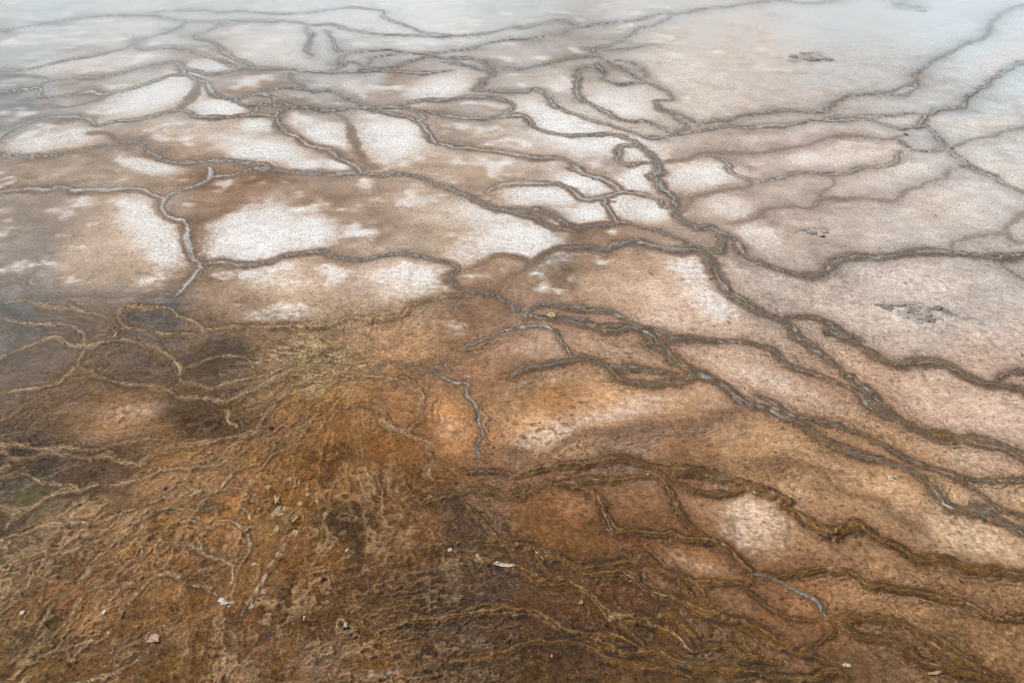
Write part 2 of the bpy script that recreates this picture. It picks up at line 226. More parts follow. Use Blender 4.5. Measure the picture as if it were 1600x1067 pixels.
# bleached crust: x, y, half width, half height (px), tilt (degrees), strength
WHITE = """240,150,75,22,-14,1 345,170,44,15,6,1 402,196,24,8,0,1 95,216,70,15,-10,.75 40,225,40,10,-6,.5 415,236,62,18,4,1 330,205,90,14,4,.55 505,208,38,15,14,.95 612,215,58,30,10,1 470,188,22,8,0,.7
690,138,56,18,-12,.9 560,138,30,9,10,.6 420,75,70,26,0,.7 320,105,60,9,-12,.7 330,100,30,6,0,.5 150,100,110,14,-9,.5 480,257,26,6,0,.9 530,256,20,8,0,1 490,362,34,20,-12,1 430,365,50,45,-22,.8
390,375,46,34,-30,1 350,370,40,20,-30,.55 820,378,64,28,14,1 740,395,50,18,-5,.65 700,330,90,24,10,.5 640,275,60,10,4,.4 760,330,40,14,12,.5 230,355,46,34,35,.75 258,385,24,22,60,.9 215,330,30,18,20,.7 270,410,36,14,0,.5
100,100,60,8,-9,.4 960,225,70,18,8,.9 900,210,60,16,10,.7 860,222,80,18,8,.45 910,288,48,12,10,1 800,252,110,12,4,.5 850,305,62,14,3,.95 1000,278,38,22,-20,1 870,188,72,18,12,.95 840,165,40,14,0,.5 970,160,64,24,8,.75
880,130,30,14,0,.6 1010,328,46,16,6,.95 930,332,40,15,-10,.9 1080,275,46,18,-10,.75 1130,270,40,12,8,.7 1140,325,46,18,20,.65 1180,370,40,16,20,.6 1085,420,44,22,15,.7 1115,472,44,20,30,.75 1060,500,60,16,14,.35
450,440,60,14,-4,.4 660,445,60,20,-8,.55 430,492,60,12,-8,.65 250,262,34,9,8,.8 215,258,30,9,20,.7 1440,440,70,22,10,.5 1400,500,50,20,20,.35 1530,520,60,24,10,.3 1250,450,60,20,14,.35 1560,270,60,14,26,.5
1490,320,80,26,16,.3 1290,245,70,14,-6,.55 1420,262,40,10,0,.6 1390,235,40,10,-10,.4 1100,90,90,20,-4,.3 640,40,160,20,2,.5 540,20,120,14,0,.3 1570,90,60,20,-25,.7 1440,190,70,10,0,.4 80,60,120,10,-8,.4 1540,200,60,14,-10,.4
850,680,70,14,-24,.6 940,655,100,13,-16,.6 1000,630,60,16,-6,.35 1185,815,50,40,20,.6 1150,790,30,14,0,.4 1440,795,90,34,24,.3 1560,850,60,22,20,.35 1280,720,80,20,24,.25 1100,890,60,12,20,.4 1240,610,90,14,26,.4 1170,585,70,16,10,.35
1560,620,80,18,16,.45 1490,580,70,12,6,.35 860,545,40,16,0,.35 830,600,60,18,-20,.35 700,670,26,18,20,.4 210,640,50,12,-6,.5 1150,830,40,14,10,.3 900,790,30,16,0,.3 960,555,50,12,12,.3 590,1050,50,6,-4,.5 1330,560,60,12,20,.3"""

# ------------------------------------------------------------------ pixel <-> ground
F_PX = LENS / SENSOR * W_PX
_p = math.radians(PITCH)
def ray(u, v):
    x = (u - W_PX / 2) / F_PX; y = -(v - H_PX / 2) / F_PX
    return x, y * math.sin(_p) + math.cos(_p), y * math.cos(_p) - math.sin(_p)
def to_ground(u, v):
    dx, dy, dz = ray(u, v)
    t = -CAM_H / dz
    return dx * t, dy * t
def m_per_px(v):                     # metres per pixel across the view, at the ground seen at row v
    return -CAM_H / ray(800.0, v)[2] / F_PX

# ------------------------------------------------------------------ noise
rng = np.random.default_rng(11)
PERM = rng.permutation(512).astype(np.int64)
ANG = rng.random(512) * 2 * np.pi
GX, GY = np.cos(ANG), np.sin(ANG)
def perlin(x, y, seed=0):
    xi = np.floor(x).astype(np.int64); yi = np.floor(y).astype(np.int64)
    xf = x - xi; yf = y - yi
    u = xf * xf * xf * (xf * (xf * 6 - 15) + 10); w = yf * yf * yf * (yf * (yf * 6 - 15) + 10)
    def g(ix, iy, fx, fy):
        h = PERM[(PERM[(ix + seed * 37) & 511] + iy) & 511]
        return GX[h] * fx + GY[h] * fy
    a = g(xi, yi, xf, yf); b = g(xi + 1, yi, xf - 1, yf)
    c = g(xi, yi + 1, xf, yf - 1); d = g(xi + 1, yi + 1, xf - 1, yf - 1)
    return ((a + u * (b - a)) * (1 - w) + (c + u * (d - c)) * w) * 1.5
def fbm(x, y, octaves=4, seed=0, gain=0.5):
    s, a = 0.0, 1.0
    for o in range(octaves):
        s = s + a * perlin(x * 2 ** o, y * 2 ** o, seed + o * 3); a *= gain
    return s
def ridged(x, y, octaves=3, seed=0):
    s, a, n = 0.0, 1.0, 0.0
    for o in range(octaves):
        s = s + a * (1 - np.abs(perlin(x * 2 ** o, y * 2 ** o, seed + o * 3))); n += a; a *= 0.5
    return s / n
def smooth(a, b, x):
    t = np.clip((x - a) / (b - a), 0, 1)
    return t * t * (3 - 2 * t)
def lin(c):
    c = np.asarray(c, float) / 255.0
    return np.where(c <= 0.04045, c / 12.92, ((c + 0.055) / 1.055) ** 2.4)

# ------------------------------------------------------------------ the sheet of ground: one grid, fine where the photograph looks, coarser outwards
def spaced(a, b, step, first, last, grow):
    mid = list(np.arange(a, b + step / 2, step))
    lo, s = [], step
    while (lo[-1] if lo else a) > first:
        s *= grow; lo.append((lo[-1] if lo else a) - s)
    hi, s = [], step
    while (hi[-1] if hi else mid[-1]) < last:
        s *= grow; hi.append((hi[-1] if hi else mid[-1]) + s)
    return np.array(lo[::-1] + mid + hi)
HORIZON = H_PX / 2 - F_PX * math.tan(_p)
U = spaced(-40, 1640, 1.7, -2600, 4200, 1.024)
V = spaced(-12, 1085, 1.55, HORIZON + 12, 2100, 1.03)
V = V[V > HORIZON + 4]
NU, NV = len(U), len(V)
UU, VV = np.meshgrid(U, V)
X, Y = to_ground(UU, VV)
MPP = m_per_px(VV)
inside = (UU > -25) & (UU < 1625) & (VV < 1092) & (VV > -14)

# wander: the query point is pushed about a little so traced lines get a natural wobble
WX = 0.030 * perlin(X * 5.5, Y * 5.5, 1) + 0.015 * perlin(X * 17, Y * 17, 2) + 0.009 * perlin(X * 45, Y * 45, 3)
WY = 0.030 * perlin(X * 5.5, Y * 5.5, 4) + 0.015 * perlin(X * 17, Y * 17, 5) + 0.009 * perlin(X * 45, Y * 45, 6)
amp = np.clip(MPP / 0.0035, 0.7, 1.6) * 0.55
QX, QY = X + WX * amp, Y + WY * amp

def catmull(pts, n=5):
    p = [pts[0]] + list(pts) + [pts[-1]]
    out = []
    for i in range(1, len(p) - 2):
        p0, p1, p2, p3 = map(np.array, (p[i - 1], p[i], p[i + 1], p[i + 2]))
        for k in range(n):
            t = k / n
            out.append(0.5 * (2 * p1 + (p2 - p0) * t + (2 * p0 - 5 * p1 + 4 * p2 - p3) * t * t + (3 * p1 - p0 - 3 * p2 + p3) * t ** 3))
    out.append(np.array(pts[-1], float))
    return np.array(out)

ridges = []
for line in RIDGES.strip().splitlines():
    i, k, w, par, lab, ps = line.split('|')
    pts = [tuple(map(float, q.split(','))) for q in ps.split()]
    for end, prev in ((0, 1), (-1, -2)):                  # lines that leave the picture run on beyond it
        x, y = pts[end]
        if x <= 1 or x >= 1599 or y >= 1064 or y <= 1:
            dx, dy = x - pts[prev][0], y - pts[prev][1]
            l = math.hypot(dx, dy); dx, dy = dx / l, dy / l * (0.3 if y < 200 else 1)
            for q in range(1, 9):
                a_ = 0.35 * math.sin(1.7 * q + len(ridges))
                x, y = x + 38 * (dx - a_ * dy), y + 38 * (dy + 0.5 * a_ * dx)
                if not (-60 < y < 1400): break
                if end == 0: pts.insert(0, (x, y))
                else: pts.append((x, y))
    ridges.append(dict(id=i, kind=k, w=float(w), parent=par, label=lab, pts=pts))

WIDE = dict(g=1.25, b=1.6, p=2.1, o=2.1, t=1.4, w=1.4)
RD = np.full((NV, NU), 9.0)            # distance to nearest ridge / its half width
RDM = np.full((NV, NU), 9.0)           # the same in metres, outside its edge
RI = np.full((NV, NU), -1, np.int32); RN = RI.copy()
RT = np.zeros((NV, NU)); RS = np.zeros((NV, NU)); RW = np.full((NV, NU), 0.02)
PAD = 60.0
for ri, r in enumerate(ridges):
    c = catmull(r['pts'])
    gx, gy = to_ground(c[:, 0], c[:, 1])
    hw = 0.5 * r['w'] * WIDE[r['kind']] * m_per_px(c[:, 1])
    seg = np.hypot(np.diff(gx), np.diff(gy)); s0 = np.concatenate([[0], np.cumsum(seg)])
    total = s0[-1]
    off = rng.random() * 50
    tx, ty = np.gradient(gx), np.gradient(gy); tl = np.hypot(tx, ty) + 1e-9
    sg = CAM_H / np.hypot(CAM_H, gy)                      # sine of the grazing angle: lines across the view look thinner than those along it
    hw = hw / (np.abs(tx) / tl * sg + np.abs(ty) / tl) ** 0.7 * np.interp(c[:, 1], [0, 250, 420, 600], [0.42, 0.6, 0.85, 0.85] if r['kind'] == 'b' else [0.95, 1.0, 0.95, 0.85])
    for a in range(len(c) - 1):
        pad = min(PAD, 26 + 2.6 * r['w'])
        u0, u1 = sorted((c[a, 0], c[a + 1, 0])); v0, v1 = sorted((c[a, 1], c[a + 1, 1]))
        i0, i1 = np.searchsorted(V, [v0 - pad, v1 + pad]); j0, j1 = np.searchsorted(U, [u0 - pad, u1 + pad])
        if i0 >= i1 or j0 >= j1: continue
        sl = (slice(i0, i1), slice(j0, j1))
        dx, dy = gx[a + 1] - gx[a], gy[a + 1] - gy[a]
        l2 = dx * dx + dy * dy + 1e-12
        px, py = QX[sl] - gx[a], QY[sl] - gy[a]
        t = np.clip((px * dx + py * dy) / l2, 0, 1)
        ex, ey = px - t * dx, py - t * dy
        d = np.hypot(ex, ey)
        h = hw[a] + (hw[a + 1] - hw[a]) * t
        s = s0[a] + t * seg[a]
        taper = np.minimum(1.0, 0.45 + np.minimum(s, total - s) / (6 * h + 1e-6))
        h = h * taper * np.clip(1 + 0.45 * perlin(s * 3.2 + off, s * 0 + ri, 7) + 0.28 * perlin(s * 11 + off, s * 0 + ri, 8) + 0.2 * perlin(s * 30 + off, s * 0 + ri, 9), 0.4, 1.7)
        q = d / h
        m = q < RD[sl]
        RD[sl] = np.where(m, q, RD[sl]); RI[sl] = np.where(m & (q < 1), ri, RI[sl])
        RN[sl] = np.where(m, ri, RN[sl])
        RT[sl] = np.where(m, np.sign(dx * py - dy * px) * q, RT[sl]); RS[sl] = np.where(m, s + off, RS[sl]); RW[sl] = np.where(m, h, RW[sl])
        RDM[sl] = np.minimum(RDM[sl], np.maximum(d - h, 0))
KIND = np.array([ 'gbpotw'.index(r['kind']) for r in ridges])
rn = np.where(RN >= 0, KIND[np.maximum(RN, 0)], 0)
rk = np.where(RI >= 0, KIND[np.maximum(RI, 0)], -1)

# beyond the picture's edges the flats go on as a net of ridges of the same sort
out = ~inside & (np.hypot(X, Y) < 60)
ox, oy = X[out] * 0.9 + 0.25 * perlin(X[out] * 2, Y[out] * 2, 20), Y[out] * 1.2 + 0.25 * perlin(X[out] * 2, Y[out] * 2, 21)
f1 = np.full(ox.shape, 9.0); f2 = f1.copy()
cx, cy = np.floor(ox).astype(np.int64), np.floor(oy).astype(np.int64)
for a in (-1, 0, 1):
    for b in (-1, 0, 1):
        h = PERM[(PERM[(cx + a) & 511] + cy + b) & 511]
        d = np.hypot(cx + a + 0.5 + 0.42 * GX[h] - ox, cy + b + 0.5 + 0.42 * GY[h] - oy)
        f2 = np.where(d < f1, f1, np.minimum(f2, d)); f1 = np.minimum(f1, d)
edge = np.zeros_like(X); edge[out] = smooth(0.14, 0.02, f2 - f1 + 0.05 * perlin(ox * 9, oy * 9, 22)) * smooth(1.2, 2.4, RD[out])
lipo = np.zeros_like(X); lipo[out] = smooth(0.05, 0.01, f2 - f1) * smooth(1.2, 2.4, RD[out])

# ------------------------------------------------------------------ colour fields from the traced spots (smooth, in ground coordinates via the pixel they came from)
P = np.array([[float(q) for q in t.split(',')] for t in MAT.split()])
gu, gv = np.arange(-40, 1641, 12.0), np.arange(-20, 1090, 12.0)
GU, GV = np.meshgrid(gu, gv)
num = np.zeros(GU.shape + (4,)); den = np.full(GU.shape, 1e-9)
cols = np.concatenate([lin(P[:, 2:5]), P[:, 5:6]], axis=1)
for q, c in zip(P, cols):
    d2 = ((GU - q[0]) / 1.25) ** 2 + (GV - q[1]) ** 2
    wgt = 1.0 / (d2 + 350.0) ** 1.9
    num += wgt[..., None] * c; den += wgt
FIELD = num / den[..., None]
ju = UU + (26 * perlin(X * 4, Y * 4, 30) + 10 * perlin(X * 13, Y * 13, 31)); jv = VV + (18 * perlin(X * 4, Y * 4, 32) + 8 * perlin(X * 13, Y * 13, 33))
def sample(F, u, v):
    a = np.clip((u - gu[0]) / 12.0, 0, len(gu) - 1.001); b = np.clip((v - gv[0]) / 12.0, 0, len(gv) - 1.001)
    ia, ib = a.astype(int), b.astype(int); fa, fb = (a - ia)[..., None], (b - ib)[..., None]
    return (F[ib, ia] * (1 - fa) + F[ib, ia + 1] * fa) * (1 - fb) + (F[ib + 1, ia] * (1 - fa) + F[ib + 1, ia + 1] * fa) * fb
FS = sample(FIELD, ju, jv)
base = FS[..., :3]; grain0 = FS[..., 3] * (1 - 0.5 * smooth(760, 900, UU)); grain = grain0 * (1 - 0.6 * smooth(2.2, 0.9, RD))
low = smooth(430, 640, VV)                                    # the ochre lower flats, nearer the spring's run-off
right = smooth(700, 1250, UU)
lum = base.mean(-1, keepdims=True)
base = np.clip(lum + (base - lum) * (0.72 + 0.08 * low - 0.12 * right * (1 - low) + 0.16 * low - 0.18 * low * right)[..., None], 0.004, 0.9)
base = base * (1 + 0.14 * right * (1 - low) + 0.30 * smooth(170, 0, VV))[..., None]  # farthest rows lightened in the colour to paint in bright steam
dyg = np.abs(np.gradient(Y, axis=0)) + 1e-6                   # row spacing of the sheet in metres: finer noise than this is left to the material
def wn(f, octaves, seed, gain=0.5, ax=1.0, ay=1.0, x=None, y=None):
    s, a = 0.0, 1.0
    x = X if x is None else x; y = Y if y is None else y
    for o in range(octaves):
        g = f * 2 ** o
        s = s + a * perlin(x * g * ax, y * g * ay, seed + o * 3) * smooth(0.55, 0.22, g * ay * dyg); a *= gain
    return s
patch = wn(2.3, 4, 50); mid = wn(8, 4, 58, 0.55); fine = wn(28, 3, 55, 0.7); dots = wn(55, 2, 62, 0.8)

wob = 0.55 * wn(3.2, 3, 40) + 0.5 * wn(13, 4, 41, 0.6)
white = np.zeros_like(X)
for t in WHITE.split():
    x, y, rx, ry, ang, st = map(float, t.split(','))
    rx *= 1.18; ry *= 1.30
    j0, j1 = np.searchsorted(U, [x - 2.4 * (rx + ry), x + 2.4 * (rx + ry)]); i0, i1 = np.searchsorted(V, [y - 2.4 * (rx + ry), y + 2.4 * (rx + ry)])
    sl = (slice(i0, i1), slice(j0, j1))
    ca, sa = math.cos(math.radians(ang)), math.sin(math.radians(ang))
    du, dv = UU[sl] - x, VV[sl] - y
    q = np.hypot((du * ca + dv * sa) / rx, (-du * sa + dv * ca) / ry)
    k = st * smooth(1.6, 0.25, q + 0.5 * wob[sl])
    white[sl] = 1 - (1 - white[sl]) * (1 - k)
# bleaching stops short of the ridges, where the mat grows
mpp_clip = np.clip(MPP, 0.0015, 0.02)
dpx = RDM / mpp_clip
near = np.exp(-dpx / np.interp(VV, [0, 200, 420, 700], [5.0, 6.5, 9.0, 9.0]))
white *= 1 - 0.95 * smooth(0.25, 0.85, near + 0.3 * wob)
mott = smooth(-0.1, 0.9, wn(2.6, 5, 180, 0.62) + 0.25 * wob) * smooth(4, 26, dpx + 10 * wob) * smooth(0.3, 0.1, grain0) * (1 - low) * smooth(1500, 900, UU + 250 * patch)
white = 1 - (1 - white) * (1 - 0.72 * mott)
soft = white.copy()
white = smooth(0.24, 1.12, soft + 0.28 * wob + 0.34 * fine + 0.30 * dots) * smooth(0.08, 0.5, soft) * (1.0 - 0.75 * low)
peach = smooth(0.02, 0.6, soft + 0.25 * wob)
inner = smooth(6, 40, dpx + 14 * wob) * smooth(0.5, 0.15, grain0)   # paler silt away from the channels

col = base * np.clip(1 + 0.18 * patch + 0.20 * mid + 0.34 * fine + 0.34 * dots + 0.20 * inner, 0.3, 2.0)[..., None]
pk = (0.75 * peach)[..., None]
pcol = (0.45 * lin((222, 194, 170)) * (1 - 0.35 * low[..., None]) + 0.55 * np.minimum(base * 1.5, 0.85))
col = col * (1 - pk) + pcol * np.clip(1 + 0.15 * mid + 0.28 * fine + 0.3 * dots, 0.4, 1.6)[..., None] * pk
# brown mat along the channels
MATB = lin((112, 74, 36)); MATG = lin((106, 82, 62))
tone = smooth(-120, 560, VV)[..., None]
along = ((0.60 + 0.2 * low) * near * (1 - 0.6 * grain0) * smooth(-0.7, 0.3, mid + 0.3 * fine + 0.1) * np.array([1, 1, 0.3, 0.7, 0.5, 0.5])[rn])[..., None]
matc = np.minimum(MATG * (1 - tone) + MATB * tone, base * 0.85)
col = col * (1 - along) + matc * along
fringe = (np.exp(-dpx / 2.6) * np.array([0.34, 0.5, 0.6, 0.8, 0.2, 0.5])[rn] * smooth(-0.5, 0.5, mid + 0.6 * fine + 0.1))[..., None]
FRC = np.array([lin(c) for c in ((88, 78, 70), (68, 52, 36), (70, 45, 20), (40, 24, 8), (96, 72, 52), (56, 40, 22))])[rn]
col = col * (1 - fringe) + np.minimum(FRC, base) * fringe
crust = lin((244, 239, 236)) * (1 + 0.08 * fine + 0.05 * mid)[..., None]
col = col * (1 - white[..., None]) + crust * white[..., None]
# secondary rims: faint scalloped lips that run beside the main ones
F3 = dpx / np.interp(VV, [0, 300, 600, 1000], [7, 9, 13, 17]) + 0.9 * mid + 0.8 * patch + 0.35 * fine
f3 = F3 - np.floor(F3)
pres = smooth(-0.2, 0.3, wn(1.7, 3, 170) + 0.2) * np.exp(-dpx / 34.0) * smooth(0.5, 2.0, dpx)
rim3 = smooth(0.55, 0.86, f3) * smooth(1.0, 0.92, f3) * pres
foot3 = smooth(0.26, 0.04, f3) * smooth(0.0, 0.04, f3) * pres
rk3 = (0.8 * foot3 * (0.6 + 0.4 * low))[..., None]
col = col * (1 - rk3) + np.minimum(FRC, base * 0.6) * rk3
rk4 = ((0.6 - 0.3 * low) * rim3)[..., None]
col = col * (1 - rk4) + np.minimum(0.5 * lin((178, 160, 140)) + 0.5 * base, 0.7) * rk4
# gas pits and clots of mat scattered on the pale crust
pit = (smooth(0.34, 0.62, wn(30, 1, 140) + 0.3 * wn(6, 2, 143)) * smooth(0.15, 0.5, soft + 0.4 * inner) * smooth(-0.2, 0.6, wn(2.0, 2, 147)) * 0.7)[..., None]
col = col * (1 - pit) + np.minimum(MATB, base * 0.8) * pit
# slate stains round the crumbled mounds
for (x, y, rx, ry, st) in ((1432, 489, 52, 15, .75), (1480, 500, 40, 14, .25), (1275, 362, 26, 8, .6), (1266, 92, 44, 8, .6), (1420, 12, 46, 8, .6), (880, 408, 40, 16, .35), (420, 282, 60, 9, .45)):
    q = np.hypot((UU - x) / rx, (VV - y) / ry) + 0.7 * mid + 0.5 * fine
    k = (st * smooth(1.1, 0.2, q))[..., None]
    col = col * (1 - k) + (lin((96, 94, 90)) if st > .5 and x > 1200 else base * 0.4) * k

# ochre run-off flats: scalloped crusts and strands that fan out from the spring's hub
hx, hy = to_ground(575.0, 575.0)
rho = np.hypot(X - hx, Y - hy); phi = np.arctan2(X - hx, hy - Y)
def fan(fphi, frho, octaves, seed, gain=0.55):
    s, a = 0.0, 1.0
    wrp = 0.35 * mid
    for o in range(octaves):
        s = s + a * perlin(phi * fphi * 2 ** o + wrp, rho * frho * 2 ** o + wrp, seed + 3 * o); a *= gain
    return s
olive_fan = smooth(1.2, 0.3, np.hypot((UU - 500) / 150, (VV - 574) / 56) + 0.3 * mid)
tq = 1.3 * fan(5.0, 1.2, 4, 120, 0.5) + 1.2 * phi + 0.35 * mid + 0.25 * fine
tf = tq - np.floor(tq)
lip = smooth(0.35, 0.90, tf) * smooth(1.0, 0.94, tf) * smooth(-0.4, 0.4, wn(2.5, 2, 150))
tq2 = 2.6 * wn(7.0, 4, 126, 0.6, 1.0, 1.3) + 0.4 * fine
tf2 = tq2 - np.floor(tq2)
lip2 = smooth(0.4, 0.9, tf2) * smooth(1.0, 0.92, tf2) * (1 - 0.7 * low) * smooth(-0.3, 0.4, wn(3.1, 2, 153))
crk = ridged(phi * 10 + 0.35 * mid, rho * 2.2 + 0.35 * mid, 3, 70)
crk_h = ridged(X * 5.5 + 0.5 * mid, Y * 13 + 0.5 * mid + 2.0 * X, 3, 73)   # crinkles across the slope at the bottom
bot = smooth(800, 900, VV) * smooth(380, 520, UU) * smooth(1150, 850, UU)
crk = crk * (1 - bot) + crk_h * bot
crf = ridged(phi * 24 + 0.9 * mid, rho * 6.5 + 0.9 * mid, 2, 77) * (1 - bot) + ridged(X * 13 + 0.9 * mid, Y * 30 + 0.9 * mid + 4.0 * X, 2, 78) * bot
webf = smooth(0.80, 0.97, crf) * smooth(-0.5, 0.3, wn(3.0, 2, 190)); gapf = smooth(0.62, 0.42, crf)
tang = ridged(X * 7 + 0.5 * mid, Y * 15 + 0.5 * mid, 3, 200)      # the crust fan itself is a tangle, not a star
crk = crk * (1 - olive_fan) + tang * olive_fan
web = smooth(0.80, 0.98, crk)                                   # thin tangled strands
left_low = smooth(760, 420, UU) * smooth(650, 720, VV)
palec = lin((196, 162, 122)) * (1 - olive_fan[..., None]) + lin((206, 190, 150)) * olive_fan[..., None]
oliv = lin((122, 84, 22))
gk = np.clip(grain * ((0.45 + 0.4 * left_low) * lip ** 2 + 0.10 * lip2 ** 2 + (0.12 + 0.45 * left_low + 0.2 * bot) * web + 0.5 * webf + 0.25 * left_low * smooth(-0.2, 0.6, fan(3.0, 1.5, 3, 160))) + 0.85 * olive_fan * np.clip(web + 0.6 * lip + 0.4 * lip2, 0, 1), 0, 0.9)[..., None]
ok = (grain0 * smooth(0.0, 0.6, wn(5, 4, 80, 0.65)) * 0.55)[..., None]
col = col * (1 - ok) + np.minimum(oliv, base * 1.25) * ok
dk = (grain0 * np.clip(smooth(0.1, 0.7, wn(6, 5, 84, 0.7) - 0.1 * web) * 0.75 + 0.5 * smooth(0.16, 0.0, tf) + 0.45 * gapf, 0, 0.65))[..., None]
col = col * (1 - dk) + lin((52, 31, 12)) * dk
col = col * (1 - gk) + (0.6 * palec + 0.4 * base * 1.5) * gk

# ------------------------------------------------------------------ relief
Z = 0.0022 * rim3 * (1 + low) + 0.010 * wn(0.9, 3, 90) + 0.0010 * mid + 0.0004 * fine + 0.0012 * white
Z += grain0 * (0.0045 * lip + 0.0008 * lip2 + 0.0045 * webf + 0.0058 * web * (0.35 + left_low + 0.9 * olive_fan + 0.7 * bot) + 0.0012 * mid + 0.0008 * fine)
on = RI >= 0
k0 = np.maximum(rk, 0)
inb = smooth(1.30, 0.25, RD + 0.22 * fine + 0.22 * mid)         # the ridge's swell dies away gently into the flats
fibre = fbm(RS * 14, RT * 2.6 + RS * 1.3, 3, 95, 0.65)
NL = np.array([0.55, 1.5, 1.3, 1.35, 0.6, 0.7])[rn]; NA = np.array([0.45, 1.0, 1.1, 0.9, 0.5, 0.5])[rn]
F = RT * NL + NA * (0.75 * perlin(RS * 3.0, RT * 0.9, 99) + 0.40 * perlin(RS * 9, RT * 1.6, 101) + 0.35 * mid + 0.35 * fine) + 0.62
ff = F - np.floor(F)
strand = smooth(0.22, 0.70, ff) * smooth(1.0, 0.84, ff)         # thin crinkled lips running lengthwise, one flank steep
core = np.where(rn == 0, smooth(1.0, 0.3, RD + 0.25 * fibre), smooth(0.95, 0.15, RD + 0.25 * fibre))
fade = np.array([0.6, 0.5, 0.6, 0.4, 0.5, 0.3])[rn]; fade = fade + (1 - fade) * smooth(-0.4, 0.3, perlin(RS * 2.2, RS * 0 + 3.3, 104))
HGT = np.array([0.10, 0.11, 0.18, 0.24, 0.03, 0.11])
hw_ = np.minimum(RW, 0.07)
Z += HGT[rn] * hw_ * inb * np.where(rn == 2, fade, 1.0) * (0.55 + 0.95 * strand * fade + 0.2 * fibre) * (RD < 3)
Z[out] += 0.012 * edge[out]
ecol = (edge * 0.75)[..., None]
col = col * (1 - ecol) + np.minimum(matc, base * 0.7) * ecol
ecol = (lipo * 0.6)[..., None]
col = col * (1 - ecol) + lin((160, 146, 130)) * ecol

# ridge colours: lips and the mat between them, by kind
CREST = dict(g=(188, 183, 176), b=(142, 128, 110), p=(194, 168, 134), o=(142, 102, 50), t=(132, 106, 84), w=(158, 155, 146))
FLANK = dict(g=(124, 110, 97), b=(88, 68, 46), p=(138, 104, 68), o=(98, 67, 27), t=(114, 88, 66), w=(92, 76, 56))
CR = np.array([lin(CREST[k]) for k in 'gbpotw']); FL = np.array([lin(FLANK[k]) for k in 'gbpotw'])
crest_w = np.clip(strand * fade * core * 1.15, 0, 1) * np.array([1.0, 0.85, 0.95, 0.75, 0.5, 1.0])[rn]
lip_foot = smooth(0.14, 0.02, ff) * core * fade                    # foot of each lip: a thin darker line
upb = ((rn == 1) * smooth(520, 260, VV))[..., None]             # far braids carry less mat and show more bare sinter
CRR = CR[rn] * (1 - upb) + lin((176, 168, 158)) * upb; FLL = FL[rn] * (1 - upb) + lin((112, 97, 84)) * upb
farg = ((rn == 0) * smooth(300, 150, VV))[..., None]; FLL = FLL * (1 - farg) + lin((98, 86, 78)) * farg
rc = CRR * crest_w[..., None] + FLL * (1 - crest_w[..., None])
rc = rc * (1 - 0.6 * lip_foot[..., None]) + lin((44, 33, 22)) * 0.6 * lip_foot[..., None]
ochre = (smooth(-0.05, 0.5, wn(4, 3, 110)) * np.array([0.1, 0.6, 0.1, 0.4, 0.1, 0.1])[rn] * smooth(400, 620, VV) * (1 - 0.6 * crest_w))[..., None]
rc = rc * (1 - ochre) + lin((120, 82, 24)) * ochre
rc = rc * np.clip(1 + 0.35 * fibre + 0.3 * fine + 0.2 * dots, 0.3, 2)[..., None]
glint = (smooth(0.30, 0.75, fibre + 0.6 * fine) * np.array([0.2, 0.75, 0.2, 0.25, 0, 0.9])[rn] * smooth(0.0, 0.6, wn(3, 2, 130) + 0.15) * core)[..., None]
rc = rc * (1 - glint) + lin((206, 208, 204)) * glint            # wet glints painted into the ridge colour
ra = (smooth(1.15, 0.40, RD + np.array([0.25, 0.45, 0.8, 0.55, 0.4, 0.45])[rn] * (fine + 0.9 * mid) + 0.12 * fibre) * np.where((rn == 2) | (rn == 5), 0.35 + 0.65 * fade, 1.0) * np.array([0.85, 0.9, 0.75, 0.9, 0.42, 0.95])[rn] * (RD < 1.4))[..., None]
col = col * (1 - ra) + rc * ra
col = np.clip(col * np.array([0.97, 1.0, 0.99]), 0.006, 0.86)

# wetness: film of water in the channels and along braided ridges; dry bleached crust
wet = np.clip(0.32 + 0.4 * patch + 0.2 * mid - 0.3 * white + 0.2 * near, 0, 1) * (1 - 0.4 * low)
wet = np.clip(wet + 0.40 * smooth(300, 40, VV) * (0.7 + 0.6 * patch), 0, 1)
wet = np.where(RD < 1.1, np.clip(np.array([0.35, 0.55, 0.15, 0.35, 0.3, 0.5])[rn] + 0.35 * strand, 0, 1), wet)

# ------------------------------------------------------------------ split into pieces: ridges, basin floors, the rest
fl = RI[:-1, :-1].copy()                      # label of each face
fin = inside[:-1, :-1]
free = (fl < 0) & fin
lab = np.where(free, np.arange(fl.size).reshape(fl.shape), -1)
def spread(lab):                              # connected areas: sweep the smallest label along rows and columns until nothing changes
    big = np.iinfo(np.int64).max
    L = np.where(lab >= 0, lab, big).astype(np.int64)
    parent = {}
    # run-length union-find by rows
    runs = []; prev = []
    par = []
    def find(a):
        while par[a] != a:
            par[a] = par[par[a]]; a = par[a]
        return a
    out = np.full(lab.shape, -1, np.int64)
    for i in range(lab.shape[0]):
        m = lab[i] >= 0
        d = np.flatnonzero(np.diff(np.concatenate([[0], m.astype(np.int8), [0]])))
        cur = []
        p = 0
        for a, b in zip(d[::2], d[1::2]):
            idx = len(par); par.append(idx)
            while p < len(prev) and prev[p][1] <= a: p += 1
            q = p
            while q < len(prev) and prev[q][0] < b:
                ra_, rb_ = find(idx), find(prev[q][2])
                if ra_ != rb_: par[max(ra_, rb_)] = min(ra_, rb_)
                q += 1
            cur.append((a, b, idx)); out[i, a:b] = idx
        prev = cur
    root = np.array([find(a) for a in range(len(par))])
    return np.where(out >= 0, root[np.maximum(out, 0)], -1)
comp = spread(lab)
ids, cnt = np.unique(comp[comp >= 0], return_counts=True)
order = np.argsort(-cnt)
NR = len(ridges)
piece = fl.astype(np.int64)                   # -1 ground, 0..NR-1 ridges, NR.. basin floors
basins = []
